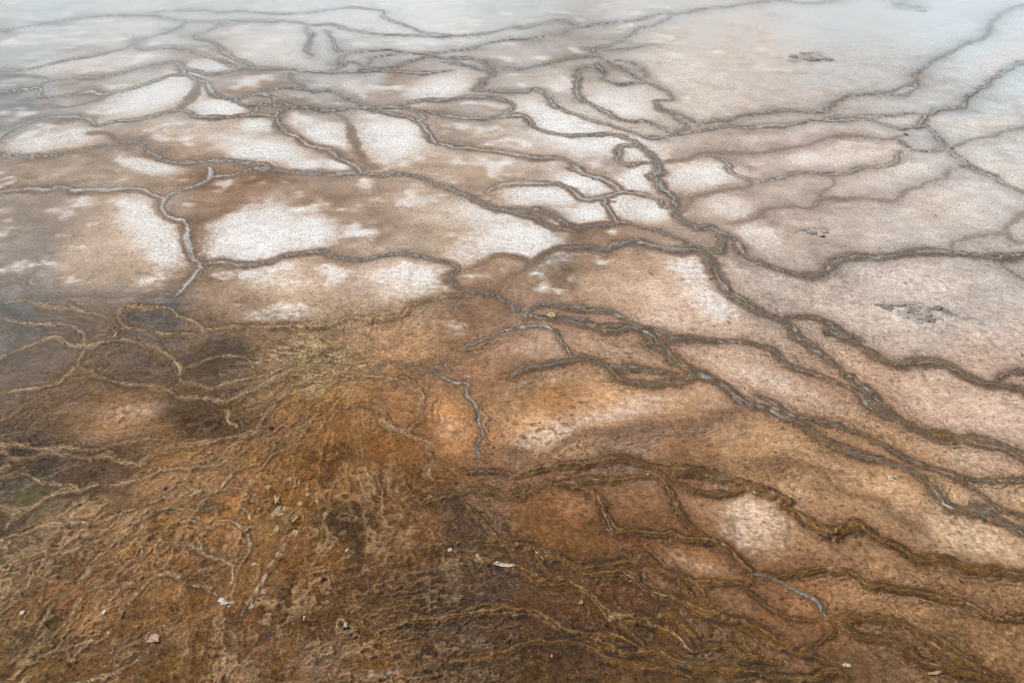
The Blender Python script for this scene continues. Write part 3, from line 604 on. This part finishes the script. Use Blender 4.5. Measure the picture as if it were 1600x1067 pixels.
for o in order:
    if cnt[o] < 260: break
    m = comp == ids[o]
    jj = np.flatnonzero(m.any(0)); ii = np.flatnonzero(m.any(1))
    piece[m] = NR + len(basins); basins.append((cnt[o], U[jj].mean(), V[ii].mean()))

# vertex normals of the whole sheet, so the pieces meet without seams
def normals():
    Pp = np.stack([X, Y, Z], -1)
    du = np.empty_like(Pp); dv = np.empty_like(Pp)
    du[:, 1:-1] = Pp[:, 2:] - Pp[:, :-2]; du[:, 0] = Pp[:, 1] - Pp[:, 0]; du[:, -1] = Pp[:, -1] - Pp[:, -2]
    dv[1:-1] = Pp[:-2] - Pp[2:]; dv[0] = Pp[0] - Pp[1]; dv[-1] = Pp[-2] - Pp[-1]
    n = np.cross(du, dv); n /= np.linalg.norm(n, axis=-1, keepdims=True) + 1e-12
    return n
NRM = normals().reshape(-1, 3)
XYZ = np.stack([X, Y, Z], -1).reshape(-1, 3)
COL = np.concatenate([col, np.ones(X.shape + (1,))], -1).reshape(-1, 4).astype(np.float32)
WET = wet.reshape(-1).astype(np.float32); GRN = np.clip(grain0 + 0.3 * on, 0, 1).reshape(-1).astype(np.float32)

# ------------------------------------------------------------------ materials
def nodes_of(name):
    m = bpy.data.materials.new(name); m.use_nodes = True
    return m, m.node_tree.nodes, m.node_tree.links, m.node_tree.nodes['Principled BSDF']

def sinter_material():
    m, n, l, b = nodes_of('mineral_mat')
    geo = n.new('ShaderNodeNewGeometry')
    at = n.new('ShaderNodeAttribute'); at.attribute_name = 'mineral'
    aw = n.new('ShaderNodeAttribute'); aw.attribute_name = 'wet'
    ag = n.new('ShaderNodeAttribute'); ag.attribute_name = 'grain'
    def noise(scale, detail, rough=0.6, vec=None):
        t = n.new('ShaderNodeTexNoise'); t.inputs['Scale'].default_value = scale; t.inputs['Detail'].default_value = detail
        t.inputs['Roughness'].default_value = rough
        l.new(vec or geo.outputs['Position'], t.inputs['Vector']); return t.outputs['Fac']
    def math_(op, a, b_=None, clamp=False):
        t = n.new('ShaderNodeMath'); t.operation = op; t.use_clamp = clamp
        for i, s in enumerate((a, b_)):
            if s is None: continue
            if isinstance(s, (int, float)): t.inputs[i].default_value = s
            else: l.new(s, t.inputs[i])
        return t.outputs[0]
    def rng_(f, a, b_, c, d):
        t = n.new('ShaderNodeMapRange'); l.new(f, t.inputs[0])
        for i, s in enumerate((a, b_, c, d)): t.inputs[i + 1].default_value = s
        return t.outputs[0]
    n1 = noise(70, 5, 0.7); n2 = noise(230, 3, 0.7)
    vo = n.new('ShaderNodeTexVoronoi'); vo.inputs['Scale'].default_value = 85; l.new(geo.outputs['Position'], vo.inputs['Vector'])
    # value variation
    f = math_('MULTIPLY', rng_(n1, 0.3, 0.7, 0.66, 1.34), rng_(n2, 0.3, 0.7, 0.66, 1.34))
    # dark and light specks: grains and gas pits in the crust
    sp = math_('LESS_THAN', vo.outputs['Distance'], 0.17)
    pick = math_('GREATER_THAN', noise(9, 3), 0.53)
    sepc = n.new('ShaderNodeSeparateColor'); l.new(vo.outputs['Color'], sepc.inputs[0])
    dark = math_('MULTIPLY', math_('MULTIPLY', sp, pick), math_('GREATER_THAN', sepc.outputs[0], 0.5))
    light = math_('MULTIPLY', sp, math_('GREATER_THAN', sepc.outputs[1], 0.76))
    f = math_('POWER', f, math_('ADD', 1.15, math_('MULTIPLY', ag.outputs['Fac'], 0.6)))
    vo2 = n.new('ShaderNodeTexVoronoi'); vo2.inputs['Scale'].default_value = 40; l.new(geo.outputs['Position'], vo2.inputs['Vector'])
    sep2 = n.new('ShaderNodeSeparateColor'); l.new(vo2.outputs['Color'], sep2.inputs[0])
    sp2 = math_('LESS_THAN', vo2.outputs['Distance'], math_('MULTIPLY', sep2.outputs[2], 0.30))
    dark2 = math_('MULTIPLY', sp2, math_('GREATER_THAN', sep2.outputs[0], 0.62))
    f = math_('MULTIPLY', f, math_('SUBTRACT', 1.0, math_('MULTIPLY', dark, 0.45)))
    f = math_('MULTIPLY', f, math_('SUBTRACT', 1.0, math_('MULTIPLY', dark2, 0.5)))
    mx = n.new('ShaderNodeMix'); mx.data_type = 'RGBA'; mx.blend_type = 'MULTIPLY'; mx.inputs[0].default_value = 1.0
    cmb = n.new('ShaderNodeCombineColor')
    for i in range(3): l.new(f, cmb.inputs[i])
    l.new(at.outputs['Color'], mx.inputs[6]); l.new(cmb.outputs[0], mx.inputs[7])
    mx2 = n.new('ShaderNodeMix'); mx2.data_type = 'RGBA'
    l.new(math_('MULTIPLY', light, 0.45), mx2.inputs[0]); l.new(mx.outputs[2], mx2.inputs[6]); mx2.inputs[7].default_value = (0.62, 0.52, 0.42, 1)
    l.new(mx2.outputs[2], b.inputs['Base Color'])
    r = math_('SUBTRACT', 0.92, math_('MULTIPLY', aw.outputs['Fac'], math_('ADD', 0.25, math_('MULTIPLY', n1, 0.6))))
    l.new(math_('MAXIMUM', r, 0.28), b.inputs['Roughness'])
    l.new(math_('ADD', 0.04, math_('MULTIPLY', math_('POWER', aw.outputs['Fac'], 2.0), 0.42)), b.inputs['Specular IOR Level'])
    l.new(math_('MULTIPLY', math_('SUBTRACT', aw.outputs['Fac'], 0.45, True), 1.3, True), b.inputs['Coat Weight'])   # standing film of water
    b.inputs['Coat Roughness'].default_value = 0.18; b.inputs['Coat IOR'].default_value = 1.33
    bump = n.new('ShaderNodeBump'); bump.inputs['Distance'].default_value = 0.007
    hsum = math_('ADD', math_('MULTIPLY', n1, 1.0), math_('MULTIPLY', n2, 0.4))
    l.new(math_('ADD', 0.10, math_('MULTIPLY', ag.outputs['Fac'], 0.30)), bump.inputs['Strength'])
    l.new(hsum, bump.inputs['Height']); l.new(bump.outputs[0], b.inputs['Normal'])
    return m
SINTER = sinter_material()

# ------------------------------------------------------------------ building pieces
def link(o):
    scene.collection.objects.link(o); return o
def tag(o, label=None, cat=None, group=None, kind=None):
    for k, v in (('label', label), ('category', cat), ('group', group), ('kind', kind)):
        if v: o[k] = v
    return o

flat_piece = piece.reshape(-1)
fidx = np.argsort(flat_piece, kind='stable')
sorted_p = flat_piece[fidx]
NJ = NU - 1
def piece_faces(p):
    a, b = np.searchsorted(sorted_p, [p, p + 1])
    return fidx[a:b]
def build_piece(name, p):
    f = piece_faces(p)
    if len(f) == 0: return None
    i, j = f // NJ, f % NJ
    q = np.stack([i * NU + j, (i + 1) * NU + j, (i + 1) * NU + j + 1, i * NU + j + 1], 1)
    vid, inv = np.unique(q, return_inverse=True)
    inv = inv.reshape(-1).astype(np.int32)
    co = XYZ[vid]
    org = np.array([co[:, 0].mean(), co[:, 1].mean(), co[:, 2].min()]) if p >= 0 else np.zeros(3)
    me = bpy.data.meshes.new(name)
    me.vertices.add(len(vid)); me.vertices.foreach_set('co', (co - org).astype(np.float32).ravel())
    me.loops.add(len(inv)); me.loops.foreach_set('vertex_index', inv)
    me.polygons.add(len(f)); me.polygons.foreach_set('loop_start', np.arange(0, 4 * len(f), 4, dtype=np.int32))
    me.update(calc_edges=True)
    me.polygons.foreach_set('use_smooth', np.ones(len(f), bool))
    a = me.attributes.new('mineral', 'FLOAT_COLOR', 'POINT'); a.data.foreach_set('color', COL[vid].ravel())
    a = me.attributes.new('wet', 'FLOAT', 'POINT'); a.data.foreach_set('value', WET[vid])
    a = me.attributes.new('grain', 'FLOAT', 'POINT'); a.data.foreach_set('value', GRN[vid])
    me.normals_split_custom_set_from_vertices(NRM[vid].astype(np.float32))
    me.materials.append(SINTER)
    o = link(bpy.data.objects.new(name, me)); o.location = org
    return o
def parent_to(child, par):
    child.parent = par
    child.matrix_parent_inverse.identity()
    child.location = Vector(child.location) - Vector(par.location)

ground = build_piece('ground', -1)
tag(ground, 'brown and bleached mineral flats spreading away under steam', 'ground', kind='structure')
for k in range(len(basins)):
    parent_to(build_piece('basin_floor', NR + k), ground)

made = {}
KNAME = dict(g='mineral_rim', b='braided_ridge', p='crust_strand', o='mat_ridge', t='mat_line', w='crust_strand')
for ri, r in enumerate(ridges):
    if r['parent'] == '-':
        o = build_piece(KNAME[r['kind']], ri)
        if o is None: print('EMPTY', r['id']); continue
        tag(o, r['label'], 'ridge', 'mineral ridges dividing the flats'); made[r['id']] = o
for ri, r in enumerate(ridges):
    if r['parent'] != '-':
        o = build_piece('side_branch', ri)
        if o is None: print('EMPTY', r['id']); continue
        parent_to(o, made[r['parent']])
print('grid', NU, NV, 'ridges', NR, 'basins', len(basins))

# ------------------------------------------------------------------ height of the sheet under a pixel
def ground_at(u, v):
    i = int(np.clip(np.searchsorted(V, v), 1, NV - 1)); j = int(np.clip(np.searchsorted(U, u), 1, NU - 1))
    x, y = to_ground(u, v)
    return x, y, float(Z[i - 1:i + 1, j - 1:j + 1].max())

def plain(name, rgb, rough=0.6, spots=None, scale=120.0):
    m, n, l, b = nodes_of(name)
    t = n.new('ShaderNodeTexNoise'); t.inputs['Scale'].default_value = scale; t.inputs['Detail'].default_value = 4
    g = n.new('ShaderNodeNewGeometry'); l.new(g.outputs['Position'], t.inputs['Vector'])
    r = n.new('ShaderNodeValToRGB'); r.color_ramp.elements[0].position = 0.35; r.color_ramp.elements[1].position = 0.65
    a = lin(rgb); c = lin(spots) if spots else a * 0.6
    r.color_ramp.elements[0].color = (*c, 1); r.color_ramp.elements[1].color = (*a, 1)
    l.new(t.outputs['Fac'], r.inputs[0]); l.new(r.outputs[0], b.inputs['Base Color'])
    b.inputs['Roughness'].default_value = rough
    bu = n.new('ShaderNodeBump'); bu.inputs['Distance'].default_value = 0.002; bu.inputs['Strength'].default_value = 0.5
    l.new(t.outputs['Fac'], bu.inputs['Height']); l.new(bu.outputs[0], b.inputs['Normal'])
    return m
M_WHITE = plain('white_crust', (222, 214, 204), 0.5, (150, 134, 114))
M_BONE = plain('bone_crust', (186, 164, 124), 0.6, (128, 98, 62))
M_PINK = plain('pinkish_chip', (206, 170, 146), 0.6, (146, 106, 78))
M_GREY = plain('slate_crust', (160, 150, 138), 0.7, (104, 95, 86), 160)
M_PALE = plain('pale_crust', (196, 190, 180), 0.55, (150, 138, 126), 160)
M_DARK = plain('dark_debris', (46, 36, 28), 0.6, (20, 16, 12))
M_GREEN = plain('green_leaf', (206, 204, 130), 0.5, (176, 172, 96))
M_GREENC = plain('green_leaf_centre', (150, 172, 140), 0.5, (128, 150, 118))
M_RUST = plain('rust_debris', (120, 72, 48), 0.7, (80, 46, 30))

random.seed(5)
def slab(name, mat, outline, thick, curl=0.0, seed=0):
    """a thin irregular flake: outline in metres about its centre, its rim slightly uneven and its middle domed"""
    rr = random.Random(seed)
    n = len(outline); vs_, fs = [], []
    for ring, k, z in ((0, 1.0, 0.0), (1, 1.03, thick * 0.5), (2, 0.93, thick), (3, 0.5, thick * 1.15)):
        for a, (x, y) in enumerate(outline):
            vs_.append((x * k, y * k, z + (curl * (x * x + y * y) / 0.0004 if ring else 0) + (rr.uniform(-.25, .25) * thick if ring > 1 else 0)))
    vs_.append((0, 0, thick * 1.15))
    for r_ in range(3):
        for a in range(n):
            b = (a + 1) % n
            fs.append((r_ * n + a, r_ * n + b, (r_ + 1) * n + b, (r_ + 1) * n + a))
    for a in range(n): fs.append((3 * n + a, 3 * n + (a + 1) % n, 4 * n))
    fs.append(tuple(range(n))[::-1])
    me = bpy.data.meshes.new(name); me.from_pydata(vs_, [], fs); me.update(); me.materials.append(mat)
    return bpy.data.objects.new(name, me)
def blob_outline(rx, ry, n=11, rough=0.28, seed=0, ang=0.0):
    rr = random.Random(seed); o = []
    for k in range(n):
        a = 2 * math.pi * k / n; q = 1 + rr.uniform(-rough, rough)
        x, y = math.cos(a) * rx * q, math.sin(a) * ry * q
        o.append((x * math.cos(ang) - y * math.sin(ang), x * math.sin(ang) + y * math.cos(ang)))
    return o
def flake(u, v, w_px, h_px, mat, name, label, cat, seed, ang=0.0, thick=0.0022, rough=0.32, n=11, group=None):
    s = m_per_px(v); sy = s / (CAM_H / math.hypot(CAM_H, to_ground(800, v)[1]))   # lying flat, so its depth is foreshortened
    o = slab(name, mat, blob_outline(w_px * s / 2, h_px * sy / 2, n, rough, seed, math.radians(ang)), thick, 0, seed)
    x, y, z = ground_at(u, v); o.location = (x, y, z - 0.0012); link(o)
    return tag(o, label, cat, group)

flake(1392, 746, 8, 9, M_WHITE, 'crust_chip', 'single white chip lying on the tan flat above the lower right ridge', 'chip', 1)
flake(787, 886, 30, 7, M_WHITE, 'crust_flake', 'long white flake tucked under the ochre ridge near the bottom centre', 'flake', 2, -10)
flake(240, 998, 20, 14, M_PINK, 'crust_chip', 'pinkish square chip on the ochre ground near the bottom left', 'chip', 3)
flake(397, 881, 10, 4, M_WHITE, 'crust_flake', 'small white sliver beside the hooked whitish crust ring', 'flake', 4, 12)
flake(34, 957, 7, 6, M_WHITE, 'pebble', 'tiny white pebble near the left edge at the bottom', 'pebble', 5)
flake(163, 958, 6, 7, M_WHITE, 'pebble', 'tiny white pebble between slanting strands at the lower left', 'pebble', 6)
flake(475, 964, 4, 8, M_WHITE, 'crust_flake', 'upright white splinter on the dark brown ground at the bottom', 'flake', 7)
flake(540, 978, 6, 8, M_WHITE, 'crust_flake', 'white splinter in the dark rough ground left of bottom centre', 'flake', 8, 30)
flake(542, 860, 4, 8, M_WHITE, 'crust_flake', 'white splinter on the rough ground right of the bone-coloured flakes', 'flake', 9, -20)
flake(747, 873, 5, 10, M_PINK, 'crust_chip', 'upright cream chip left of the long white flake', 'chip', 10, 20)
flake(703, 861, 8, 5, M_WHITE, 'crust_chip', 'little white chip above the dark hollow near the bottom centre', 'chip', 11)
flake(908, 942, 7, 6, M_BONE, 'pebble', 'round cream pebble in the dark hollow below the ochre hump', 'pebble', 12, thick=0.007, rough=.1)
flake(862, 1023, 4, 5, M_PINK, 'pebble', 'tiny cream pebble on dark ground at the bottom edge', 'pebble', 13)
flake(328, 709, 8, 4, M_BONE, 'pebble', 'small cream pebble on the crust left of the thick pale strand', 'pebble', 14, thick=.006, rough=.12)
flake(424, 670, 6, 5, M_DARK, 'pebble', 'small dark grey pebble on ochre ground beside the thick pale strand', 'pebble', 15, thick=.007, rough=.12)
flake(259, 765, 5, 5, M_DARK, 'pebble', 'lone black pebble on the ochre ground at the left', 'pebble', 16, thick=.006, rough=.15)
flake(419, 988, 4, 10, M_DARK, 'splinter', 'thin black splinter near the bottom left of the rough ground', 'splinter', 17, 10)
flake(181, 525, 4, 9, M_PINK, 'crust_flake', 'pale splinter among the dark hollows at the left', 'flake', 18)
flake(1416, 211, 6, 5, M_RUST, 'rust_fleck', 'rust-brown speck at the end of the thin pinkish-pan line', 'fleck', 19)
flake(1488, 233, 6, 3, M_RUST, 'rust_fleck', 'dark rust speck beside the grey rim at the upper right', 'fleck', 20)
flake(1012, 743, 4, 3, M_WHITE, 'pebble', 'tiny white speck above the tan-pan ridge right of centre', 'pebble', 21)
flake(958, 316, 6, 3, M_GREY, 'dark_fleck', 'dark fleck at the corner of the small white central pan', 'fleck', 22)
flake(1459, 1054, 22, 6, M_BONE, 'crust_flake', 'long cream flake on the ochre ridge at the bottom right', 'flake', 23, 8)
flake(1322, 1040, 14, 6, M_WHITE, 'crust_flake', 'whitish flake on the ochre mat near the bottom right', 'flake', 24)
# scattered bone-coloured crust flakes left of the bottom centre
FLK = [(433, 783, 8, 13, 20), (433, 800, 10, 16, -20), (446, 797, 11, 9, 0), (455, 804, 3, 10, -25), (461, 811, 8, 9, -20), (469, 787, 11, 10, 10), (452, 749, 7, 7, 0), (467, 754, 4, 8, 0), (461, 762, 8, 3, 15),
       (481, 773, 9, 6, 20), (494, 783, 6, 6, 0), (420, 762, 10, 6, 20), (440, 805, 14, 5, 0), (432, 827, 7, 10, 0), (462, 832, 14, 8, 10), (434, 866, 7, 6, 0), (424, 880, 6, 11, -30), (410, 922, 18, 9, 30), (392, 945, 10, 8, 30)]
FLAB = ['tallest leaf-shaped', 'tall forked', 'ragged star-shaped', 'needle-like slanting', 'lowest jagged', 'pitted square', 'small pitted upper', 'upright oval', 'thin flat sliver', 'smudged rounded', 'small far right', 'flat upper left',
        'flat foot-shaped', 'upright lower', 'broad low rounded', 'small square', 'slanting narrow', 'largest lower left', 'lowest whitish']
for k, ((u, v, w, h, a), ad) in enumerate(zip(FLK, FLAB)):
    flake(u, v, w, h, M_BONE, 'crust_flake', ad + ' bone-coloured flake of the cluster on the ochre ground left of centre', 'flake', 40 + k, a, 0.002, 0.42, 13, 'bone-coloured crust flakes')

# white crumbled crust lump at the lower left: several chips heaped together
def heap(name, label, cat, parts):
    x0, y0, z0 = ground_at(parts[0][0], parts[0][1])
    e = link(bpy.data.objects.new(name, None)); e.location = (x0, y0, z0)
    tag(e, label, cat, None, 'thing')
    for k, (u, v, w, h, mat, nm, a, th, dz) in enumerate(parts):
        s = m_per_px(v); sy = s * math.hypot(CAM_H, to_ground(800, v)[1]) / CAM_H
        o = slab(nm, mat, blob_outline(w * s / 2, h * sy / 2, 15, 0.45, 300 + k + int(u), math.radians(a)), th * 0.28, 0, k)
        x, y, z = ground_at(u, v); link(o); o.parent = e; o.location = (x - x0, y - y0, z - z0 - 0.002 + dz * 0.3)
heap('crust_lump', 'bright white crumbly crust lump below the hooked crust ring', 'crust',
     [(346, 936, 9, 10, M_WHITE, 'chip', 10, .009, 0), (358, 941, 12, 7, M_WHITE, 'chip', 20, .008, 0), (351, 942, 12, 6, M_WHITE, 'chip', -10, .006, .003), (344, 944, 6, 5, M_PINK, 'chip', 0, .006, 0), (357, 946, 6, 4, M_WHITE, 'chip', 0, .006, 0)])
heap('crust_mound', 'crumbled slate-grey and cream crust mound on the speckled pan at the right', 'mound',
     [(1425, 489, 60, 16, M_PALE, 'crust_plate', -8, .014, -.004), (1385, 480, 30, 9, M_GREY, 'crust_shard', -14, .022, 0), (1396, 477, 34, 4, M_PALE, 'crust_shard', -8, .026, .002), (1425, 486, 18, 8, M_GREY, 'crust_shard', 20, .024, .004),
      (1442, 490, 26, 8, M_PALE, 'crust_plate', 10, .022, .006), (1464, 482, 16, 7, M_GREY, 'crust_shard', -20, .024, .004), (1454, 499, 15, 8, M_GREY, 'crust_shard', -16, .02, .004), (1432, 502, 14, 7, M_PALE, 'crust_shard', 30, .016, 0),
      (1466, 497, 12, 6, M_PALE, 'crust_shard', 10, .018, .002), (1467, 515, 12, 8, M_WHITE, 'crust_shard', 0, .012, 0), (1418, 474, 50, 4, M_PALE, 'crust_plate', 6, .016, 0)])
heap('crust_mound', 'small grey flake heap in the middle of the wide pinkish pan', 'mound',
     [(1278, 362, 26, 7, M_PALE, 'crust_plate', 0, .012, -.002), (1270, 366, 16, 4, M_GREY, 'crust_shard', -8, .02, 0), (1288, 364, 12, 5, M_PALE, 'crust_shard', 12, .022, .002), (1254, 361, 14, 3, M_GREY, 'crust_shard', 4, .01, 0), (1280, 358, 14, 4, M_PALE, 'crust_shard', -5, .018, 0), (1286, 370, 10, 3, M_DARK, 'crust_shard', 0, .008, 0)])
heap('crust_mound', 'pale crumbly crust patch on the upper right plain below the long rim', 'mound',
     [(1250, 88, 36, 6, M_PALE, 'crust_plate', 3, .02, -.006), (1240, 90, 16, 4, M_GREY, 'crust_shard', 0, .03, 0), (1268, 94, 24, 4, M_GREY, 'crust_shard', -4, .03, 0), (1278, 91, 20, 4, M_PALE, 'crust_shard', 5, .034, 0), (1296, 94, 18, 3, M_GREY, 'crust_shard', 0, .02, 0), (1258, 84, 20, 3, M_PALE, 'crust_shard', 0, .03, 0)])
heap('crust_mound', 'blue-grey wet rubble patch at the top edge near the right corner', 'mound',
     [(1415, 11, 34, 5, M_PALE, 'crust_plate', -8, .03, -.006), (1404, 9, 18, 4, M_GREY, 'crust_shard', -10, .05, 0), (1425, 13, 20, 4, M_GREY, 'crust_shard', -10, .05, 0), (1436, 17, 22, 4, M_PALE, 'crust_shard', -8, .05, 0), (1398, 5, 14, 3, M_PALE, 'crust_shard', 0, .04, 0)])
# pale green leaf disc
e = link(bpy.data.objects.new('fallen_leaf', None)); lx, ly, lz = ground_at(862, 493); e.location = (lx, ly, lz)
tag(e, 'pale green round leaf lying between two braids near the centre', 'leaf')
s = m_per_px(493); sy = s * math.hypot(CAM_H, ly) / CAM_H
o = link(slab('leaf_blade', M_GREEN, blob_outline(6.5 * s, 3.6 * sy, 14, 0.1, 90), 0.003, 0, 1)); o.parent = e; o.location = (0, 0, -0.001)
o2 = link(slab('leaf_centre', M_GREENC, blob_outline(2.4 * s, 1.6 * sy, 10, 0.15, 91), 0.0015, 0, 2)); o2.parent = e; o2.location = (-1.2 * s, 0, 0.0022)

# ------------------------------------------------------------------ steam hanging in the air: one closed box of even haze
def haze():
    me = bpy.data.meshes.new('haze')
    R, lo, hi = 900.0, -1.2, 2.75
    v = [(x, y, z) for z in (lo, hi) for x, y in ((-R, -R), (R, -R), (R, R), (-R, R))]
    f = [(3, 2, 1, 0), (4, 5, 6, 7), (0, 1, 5, 4), (1, 2, 6, 5), (2, 3, 7, 6), (3, 0, 4, 7)]
    me.from_pydata(v, [], f); me.update()
    m = bpy.data.materials.new('haze'); m.use_nodes = True
    n, l = m.node_tree.nodes, m.node_tree.links; n.clear()
    pv = n.new('ShaderNodeVolumePrincipled'); out_ = n.new('ShaderNodeOutputMaterial')
    pv.inputs['Color'].default_value = (0.93, 0.96, 0.98, 1); pv.inputs['Density'].default_value = HAZE; pv.inputs['Anisotropy'].default_value = 0.2
    l.new(pv.outputs[0], out_.inputs['Volume'])
    me.materials.append(m)
    o = link(bpy.data.objects.new('haze', me))
    return tag(o, 'thin pale steam hanging over the flats', 'steam', kind='stuff')
haze()
def steam(label, c, r, dens):
    n, k = 24, 14
    vs_ = [(0, 0, -r[2])] + [(r[0] * math.cos(2 * math.pi * a / n) * math.cos(t), r[1] * math.sin(2 * math.pi * a / n) * math.cos(t), r[2] * math.sin(t))
          for t in [math.pi * (q / k - 0.5) for q in range(1, k)] for a in range(n)] + [(0, 0, r[2])]
    fs = [(0, 1 + (a + 1) % n, 1 + a) for a in range(n)]
    for q in range(k - 2):
        for a in range(n):
            b_ = (a + 1) % n
            fs.append((1 + q * n + a, 1 + q * n + b_, 1 + (q + 1) * n + b_, 1 + (q + 1) * n + a))
    last = len(vs_) - 1
    fs += [(last, last - n + a, last - n + (a + 1) % n) for a in range(n)]
    me = bpy.data.meshes.new('steam'); me.from_pydata(vs_, [], fs); me.update()
    m = bpy.data.materials.new('steam'); m.use_nodes = True
    nn, l = m.node_tree.nodes, m.node_tree.links; nn.clear()
    pv = nn.new('ShaderNodeVolumePrincipled'); o_ = nn.new('ShaderNodeOutputMaterial')
    pv.inputs['Color'].default_value = (0.84, 0.94, 1.0, 1); pv.inputs['Density'].default_value = dens
    l.new(pv.outputs[0], o_.inputs['Volume']); me.materials.append(m)
    o = link(bpy.data.objects.new('steam', me)); o.location = c
    return tag(o, label, 'steam', 'steam drifting over the flats', 'stuff')
steam('broad veil of steam over the farthest flats', (0.0, 16.5, 0.75), (14.0, 8.5, 0.8), 0.075)
steam('steam veil over the upper left pans', (-4.6, 9.2, 0.45), (3.4, 3.4, 0.5), 0.07)
steam('steam veil over the upper right corner', (5.6, 10.2, 0.45), (2.8, 3.0, 0.5), 0.11)
steam('faint steam wisp over the dark hollows at the left edge', (-2.75, 3.9, 0.3), (0.9, 1.2, 0.3), 0.10)
